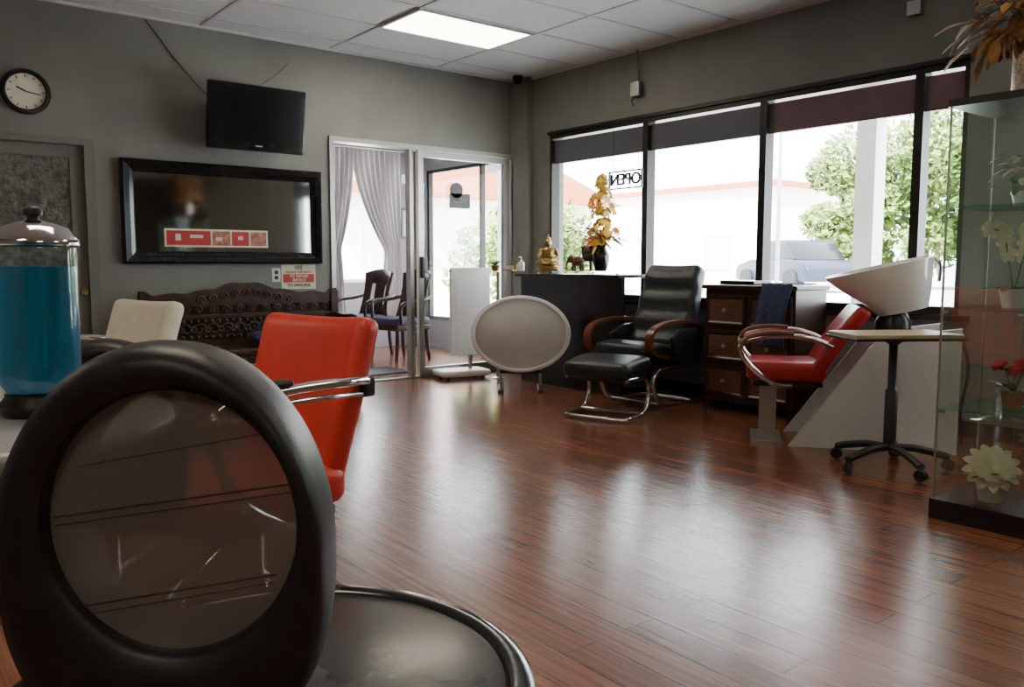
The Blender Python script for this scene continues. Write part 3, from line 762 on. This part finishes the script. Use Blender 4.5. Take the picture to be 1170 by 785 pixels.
for a, b_ in zip(g, g[1:]):
    for i in range(20): bm.faces.new((a[i], a[i+1], b_[i+1], b_[i]))
o = fin('draped_towel', bm, M['navy'], ch, (0, 0, .004), smooth=True); s = o.modifiers.new('s', 'SOLIDIFY'); s.thickness = .006; s.offset = 1
bo = box('black_tray_case', (.22, .30, .03), (5.24, 3.76, .946), M['blackgloss'], bev=.006)

# ------------------------------------------------------------------ shampoo unit
su = empty('shampoo_backwash_unit', (4.55, 2.90, 0), math.atan2(.8, -.59))
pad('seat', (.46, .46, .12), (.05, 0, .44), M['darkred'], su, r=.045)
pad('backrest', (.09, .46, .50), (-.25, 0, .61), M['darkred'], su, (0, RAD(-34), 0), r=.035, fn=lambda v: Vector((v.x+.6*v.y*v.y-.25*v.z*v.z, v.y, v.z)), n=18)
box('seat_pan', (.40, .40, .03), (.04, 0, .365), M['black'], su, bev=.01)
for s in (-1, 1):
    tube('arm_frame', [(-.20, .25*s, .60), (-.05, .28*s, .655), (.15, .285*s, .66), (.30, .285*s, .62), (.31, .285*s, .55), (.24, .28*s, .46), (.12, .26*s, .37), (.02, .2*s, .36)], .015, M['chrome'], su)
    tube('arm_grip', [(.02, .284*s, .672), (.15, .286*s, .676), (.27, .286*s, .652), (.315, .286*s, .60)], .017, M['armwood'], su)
    boxes('steel_leg', [(.10, .19, .16*s-.006, .16*s+.006, .012, .36)], M['alu'], su)
    prism('side_panel', [(.03, 0), (-.40, .60), (-.46, .66), (-.88, .72), (-.88, 0)], .235*s-.012, .235*s+.012, M['panelwhite'], su)
boxes('leg_foot', [(.06, .24, -.20, .20, 0, .014)], M['alu'], su)
boxes('cabinet_core', [(-.86, -.50, -.222, .222, .02, .66)], M['panelwhite'], su)
bm = bmesh.new(); loops = []
def bl(cx, z, a, b_, n=48, pw=2.3):
    out = []
    for i in range(n):
        t = 2*math.pi*i/n; c_, s_ = math.cos(t), math.sin(t)
        k = (abs(c_)**pw+abs(s_)**pw)**(-1/pw); out.append(bm.verts.new((cx+a*k*c_, b_*k*s_, z)))
    return out
for q in ((-.08, -.15, .10, .10), (-.08, -.148, .14, .13), (-.06, -.06, .19, .18), (-.02, .05, .26, .225), (0, .12, .30, .25), (0, .138, .305, .255), (0, .142, .295, .245), (-.01, .13, .275, .23), (-.03, .05, .23, .20), (-.06, -.05, .16, .15), (-.07, -.10, .10, .10)): loops.append(bl(*q))
for a, b_ in zip(loops, loops[1:]):
    for i in range(48): bm.faces.new((a[i], a[(i+1) % 48], b_[(i+1) % 48], b_[i]))
bm.faces.new(loops[0]); bm.faces.new(loops[-1])
fin('basin', bm, M['porcelain'], su, (-.50, 0, .93), (0, RAD(13), 0), smooth=True)
lathe('drain_hub', [(.10, .66), (.10, .74), (.07, .80)], M['black'], su, (-.56, 0, 0))
tube('faucet', [(-.80, 0, .98), (-.80, 0, 1.08), (-.74, 0, 1.12), (-.66, 0, 1.08)], .012, M['chrome'], su)
tube('hose', [(-.88, .15, .70), (-.93, .2, .5), (-.90, .2, .25), (-.92, .18, .05)], .009, M['black'], su)

# ------------------------------------------------------------------ tray trolley
tr = empty('tray_trolley', (4.273, 2.134, 0), RAD(YAW+4))
box('tray_top', (.56, .34, .022), (0, 0, .715), M['tray'], tr, bev=.006)
box('tray_lip', (.58, .36, .014), (0, 0, .70), M['blackplas'], tr, bev=.004)
lathe('column', [(0, .10), (.032, .10), (.032, .42), (.022, .43), (.022, .66), (.06, .69), (.06, .695), (0, .695)], M['blackplas'], tr, seg=28)
for k in range(5):
    a = RAD(72*k+200); dx, dy = math.cos(a), math.sin(a)
    tube('leg', [(0, 0, .115), (.12*dx, .12*dy, .115), (.22*dx, .22*dy, .095), (.29*dx, .29*dy, .075)], .020, M['blackplas'], tr)
    lathe('caster', [(0, -.022), (.028, -.022), (.033, -.012), (.033, -.004), (.02, -.003), (.02, .003), (.033, .004), (.033, .012), (.028, .022), (0, .022)], M['blackplas'], tr, (.29*dx, .29*dy, .034), (RAD(90), 0, a+.5), seg=24)
    tube('caster_fork', [(.29*dx, .29*dy, .08), (.29*dx, .29*dy, .04)], .011, M['blackplas'], tr, smooth=0)

# ------------------------------------------------------------------ display case
dc = empty('glass_display_case', (3.58, .76, 0)); CW, CL = .42, .83
boxes('base', [(-.01, CW, -.01, CL+.01, .0, .085)], M['espresso'], dc)
boxes('top', [(-.01, CW, -.01, CL+.01, 1.72, 1.75)], M['black'], dc)
boxes('glass_front', [(0, .005, 0, CL, .085, 1.72)], M['caseglass'], dc)
boxes('glass_side', [(.005, CW-.005, CL-.005, CL, .085, 1.72)], M['caseglass'], dc)
boxes('glass_side_near', [(.005, CW-.005, 0, .005, .085, 1.72)], M['caseglass'], dc)
boxes('glass_back', [(CW-.005, CW, 0, CL, .085, 1.72)], M['caseglass'], dc)
boxes('edge_strip', [(-.003, .004, CL-.004, CL+.003, .085, 1.72), (CW-.004, CW+.003, CL-.004, CL+.003, .085, 1.72), (-.003, .004, CL/2-.003, CL/2+.003, .085, 1.72)], M['alu'], dc)
for z in (.47, .89, 1.31): boxes('glass_shelf', [(.01, CW-.01, .01, CL-.01, z, z+.008)], M['topglass'], dc)
for z in (.47, .89, 1.31):
    for sx in (.012, CW-.012): box('shelf_clip', (.015, .02, .015), (sx, CL-.015, z-.008), M['chrome'], dc)
box('lock', (.02, .03, .05), (-.008, CL/2, .75), M['chrome'], dc, bev=.004)

def pot_flower(name, loc, potm, petm, nb, spread, h, L, W, n=9, pr=.055, ph=.08, layers=2):
    e = empty(name, loc)
    lathe('pot', [(0, 0), (pr*.75, 0), (pr, ph*.8), (pr*1.06, ph), (pr*.9, ph), (0, ph*.85)], potm, e, seg=32)
    bm = bmesh.new()
    for k in range(nb):
        a = 6.28*k/nb+.4; s = spread*random.uniform(.4, 1) if nb > 1 else 0
        c_ = Vector((s*math.cos(a), s*math.sin(a), h*random.uniform(.7, 1) if nb > 1 else h))
        ax = (math.cos(a)*.5-.4, math.sin(a)*.5, 1) if nb > 1 else (-.8, -.4, .7)
        bloom(bm, c_, n, L, W, layers, 0, ax, .25)
    for k in range(14):
        a = random.uniform(0, 6.28); petal(bm, (0, 0, ph*.9), (math.cos(a), math.sin(a), random.uniform(.4, 1.6)), (0, 0, 1), random.uniform(.06, .12), .03, .5, 1)
    fin('blossoms', bm, [petm, M['leaf']], e)
    for k in range(nb):
        a = 6.28*k/nb+.4; tube('stem', [(0, 0, ph*.7), (spread*.3*math.cos(a), spread*.3*math.sin(a), h*.5+ph*.3), (spread*.6*math.cos(a), spread*.6*math.sin(a), h*.85)], .0025, M['leaf'], e)
    return e
pot_flower('potted_dahlia', (3.73, 1.42, .086), M['silverface'], M['ivory'], 1, 0, .14, .11, .048, 13, .06, .09, 3)
pot_flower('potted_red_flowers', (3.80, 1.38, .479), M['terra'], M['pink'], 6, .07, .19, .035, .025, 6, .045, .07)
pot_flower('potted_white_flowers', (3.82, 1.12, .479), M['white'], M['ivory'], 6, .08, .20, .04, .03, 6, .045, .07)
pot_flower('potted_ivory_flowers', (3.72, 1.16, .899), M['terra'], M['ivory'], 4, .05, .12, .03, .025, 6, .035, .05)
orc = empty('potted_orchid', (3.80, 1.40, .899))
lathe('pot', [(0, 0), (.04, 0), (.055, .07), (.058, .08), (.05, .08), (0, .07)], M['white'], orc)
bm = bmesh.new()
for br in range(2):
    sgn = 1 if br else -1
    pts = catmull([(0, 0, .06), (.02*sgn, .03*sgn, .18), (.0, .05*sgn, .30), (-.05, .08*sgn, .33)], 6)
    tube('orchid_stem', pts, .003, M['leaf'], orc, smooth=0)
    for p in pts[8::2]:
        bloom(bm, p+Vector((random.uniform(-.02, .02), random.uniform(-.02, .02), 0)), 5, .038, .03, 1, 0, (-1, random.uniform(-.4, .4), .1), .15)
for k in range(8):
    a = k*.8; petal(bm, (0, 0, .07), (math.cos(a), math.sin(a), .6), (0, 0, 1), .12, .045, .6, 1)
fin('blossoms', bm, [M['ivory'], M['leaf']], orc)
iv = empty('trailing_ivy', (3.80, 1.38, 1.319))
lathe('pot', [(0, 0), (.035, 0), (.05, .06), (.045, .06), (0, .05)], M['white'], iv)
bm = bmesh.new()
for k in range(60):
    a = random.uniform(0, 6.28); s = random.uniform(0, .10)
    petal(bm, (s*math.cos(a), s*math.sin(a), .06+random.uniform(0, .16)), (math.cos(a), math.sin(a), random.uniform(-.3, .8)), (0, 0, 1), random.uniform(.03, .06), .03, .4, random.choice([1, 1, 0]))
fin('leaves', bm, [M['ivory'], M['leaf']], iv)

dv = empty('dried_flower_vase', (3.80, 1.40, 1.75))
lathe('vase', [(0, 0), (.048, 0), (.052, .01), (.050, .12), (.052, .27), (.056, .285), (.048, .285), (.045, .26), (0, .25)], M['silvase'], dv)
bm = bmesh.new()
for k in range(300):
    a = random.uniform(0, 6.28); el_ = random.uniform(-.55, 1.5); rr = random.uniform(.05, .30)
    d_ = Vector((math.cos(a)*math.cos(el_), math.sin(a)*math.cos(el_), math.sin(el_)))
    petal(bm, Vector((0, 0, .31))+d_*rr*.8, d_+Vector((random.uniform(-.5, .5), random.uniform(-.5, .5), random.uniform(-.6, .3))), (0, 0, 1), random.uniform(.06, .13), random.uniform(.02, .05), .5, random.choice([0, 0, 1, 0]))
for k in range(16):
    a = random.uniform(0, 6.28); c_ = Vector((.18*math.cos(a), .18*math.sin(a), .34+random.uniform(-.12, .16)))
    bloom(bm, c_, 9, .06, .03, 2, random.choice([0, 1, 0]), (math.cos(a), math.sin(a), .4), .3)
fin('dried_flowers', bm, [M['dried'], M['dried2'], M['orange']], dv)
for k in range(7):
    a = k*.9; tube('stem', [(0, 0, .2), (.05*math.cos(a), .05*math.sin(a), .34), (.16*math.cos(a), .16*math.sin(a), .46)], .003, M['dried2'], dv)

# ------------------------------------------------------------------ exterior
boxes('parking_lot', [(5.66, 90, -40, 90, -.30, -.17), (-10, 5.66, 9.9, 90, -.30, -.17)], M['asphalt'])
boxes('raised_street', [(19, 30.6, -10, 26, -.168, .30)], M['asphalt'])
aw = empty('canopy', (0, 0, 0))
boxes('fascia', [(7.15, 7.25, -3, 4.9, 2.36, 2.85)], M['fascia'], aw)
boxes('grey_fascia', [(7.15, 7.25, 4.9, 9.5, 2.36, 2.85)], M['greyfascia'], aw)
boxes('soffit', [(5.66, 7.15, -3, 9.5, 2.80, 2.85)], M['stucco'], aw)
boxes('column', [(7.10, 7.28, 3.78, 3.96, -.165, 2.36), (7.10, 7.28, 9.0, 9.18, -.165, 2.36)], M['stucco'], aw)
bl_ = empty('white_building', (36, 33, -.165))
boxes('walls', [(-5, 5, -12, 14, 0, 5)], M['stucco'], bl_)
boxes('roof_band', [(-5.3, 5.3, -12.3, 14.3, 4.6, 4.8)], M['rooftile'], bl_)
boxes('openings', [(-5.05, -5, y_, y_+1.6, 1, 2.6) for y_ in (-10, -6, -2, 2, 6, 10)], M['silverface'], bl_)
b2 = empty('tile_roof_building', (13, 19.5, -.165))
boxes('walls', [(-4, 4, -2, 4, 0, 2.9)], M['stucco'], b2)
prism('tile_roof', [(-4.6, 2.9), (4.6, 2.9), (0, 4.5)], -2.6, 4.6, M['rooftile'], b2)

def tree(loc, h, r, n=5000, name='tree', ls=1.0, low=.42):
    e = empty(name, loc)
    tube('trunk', [(0, 0, 0), (.08, .05, h*.3), (0, 0, h*.65)], .10, M['trunk'], e)
    bm = bmesh.new()
    cl = [(Vector((random.uniform(-r, r)*.7, random.uniform(-r, r)*.7, h*random.uniform(low, .85))), r*random.uniform(.3, .55)) for _ in range(16)]
    for k in range(n):
        c_, q = random.choice(cl)
        d_ = Vector((random.gauss(0, 1), random.gauss(0, 1), random.gauss(0, 1))).normalized()*q*random.uniform(.6, 1)
        p = c_+d_; s = random.uniform(.05, .11)*ls; p.z = max(p.z, .25)
        t1 = Vector((random.gauss(0, 1), random.gauss(0, 1), random.gauss(0, 1))).normalized(); t2 = t1.orthogonal().normalized()
        bm.faces.new([bm.verts.new(p+v) for v in (-t1*s, t2*s*.6, t1*s, -t2*s*.6)])
    fin('foliage', bm, M['treeleaf'], e)
for (tx, ty, hh, rr) in ((26.2, 15.0, 4.9, 1.9), (27.5, 12.8, 5.8, 2.6), (27, 9.6, 5.4, 2.5)):
    tree((tx, ty, .31), hh, rr, 6500, ls=1.7, low=.2)
tree((9.6, 12.0, -.165), 2.5, 1.2); tree((11.6, 13.4, -.165), 2.6, 1.2)
tree((13.5, 3.8, -.165), 3.6, 1.5)
lp = empty('street_lamp', (12.6, 8.4, -.165))
lathe('pole', [(.06, 0), (.04, .3), (.028, 4.2)], M['alu'], lp, seg=16)
tube('arm', [(0, 0, 4.15), (.2, .2, 4.35), (.6, .6, 4.35)], .025, M['alu'], lp)
cr_ = empty('parked_car', (21.9, 14.0, .302), RAD(62))
prism('body', [(-2.1, .3), (-2.15, .65), (-1.9, .85), (-1.2, .92), (1.1, .92), (1.95, .78), (2.15, .6), (2.15, .3)], -.85, .85, M['carpaint'], cr_, bev=.05)
prism('cabin', [(-1.45, .90), (-.85, 1.42), (.35, 1.42), (1.05, .90)], -.74, .74, M['blackgloss'], cr_, bev=.04)
prism('roof_skin', [(-.85, 1.40), (-.8, 1.46), (.3, 1.46), (.38, 1.40)], -.72, .72, M['carpaint'], cr_)
for sx in (-1.3, 1.35):
    for sy in (-.85, .85): lathe('wheel', [(0, -.1), (.3, -.1), (.32, -.06), (.32, .06), (.3, .1), (0, .1)], M['tyre'], cr_, (sx, sy, .32), (RAD(90), 0, 0), seg=28)

# ------------------------------------------------------------------ light
w = bpy.data.worlds.new('daylight'); bpy.context.scene.world = w; w.use_nodes = True
bg = w.node_tree.nodes['Background']; bg.inputs[0].default_value = (.86, .94, 1, 1); bg.inputs[1].default_value = 20
sun = bpy.data.lights.new('sun', 'SUN'); sun.energy = 60; sun.angle = RAD(.6); sun.color = (1, .95, .86)
so = bpy.data.objects.new('sun', sun); link(so)
so.rotation_euler = Vector((.50, .28, -.82)).to_track_quat('-Z', 'Y').to_euler()

# ------------------------------------------------------------------ camera
cd = bpy.data.cameras.new('camera'); cam = bpy.data.objects.new('camera', cd); link(cam)
cd.sensor_width = 36; cd.lens = 950/1170*36; cd.clip_start = .02; cd.clip_end = 400
cam.location = (0, 0, 1.08)
cam.rotation_euler = (RAD(90-5.44), 0, RAD(YAW))
bpy.context.scene.camera = cam
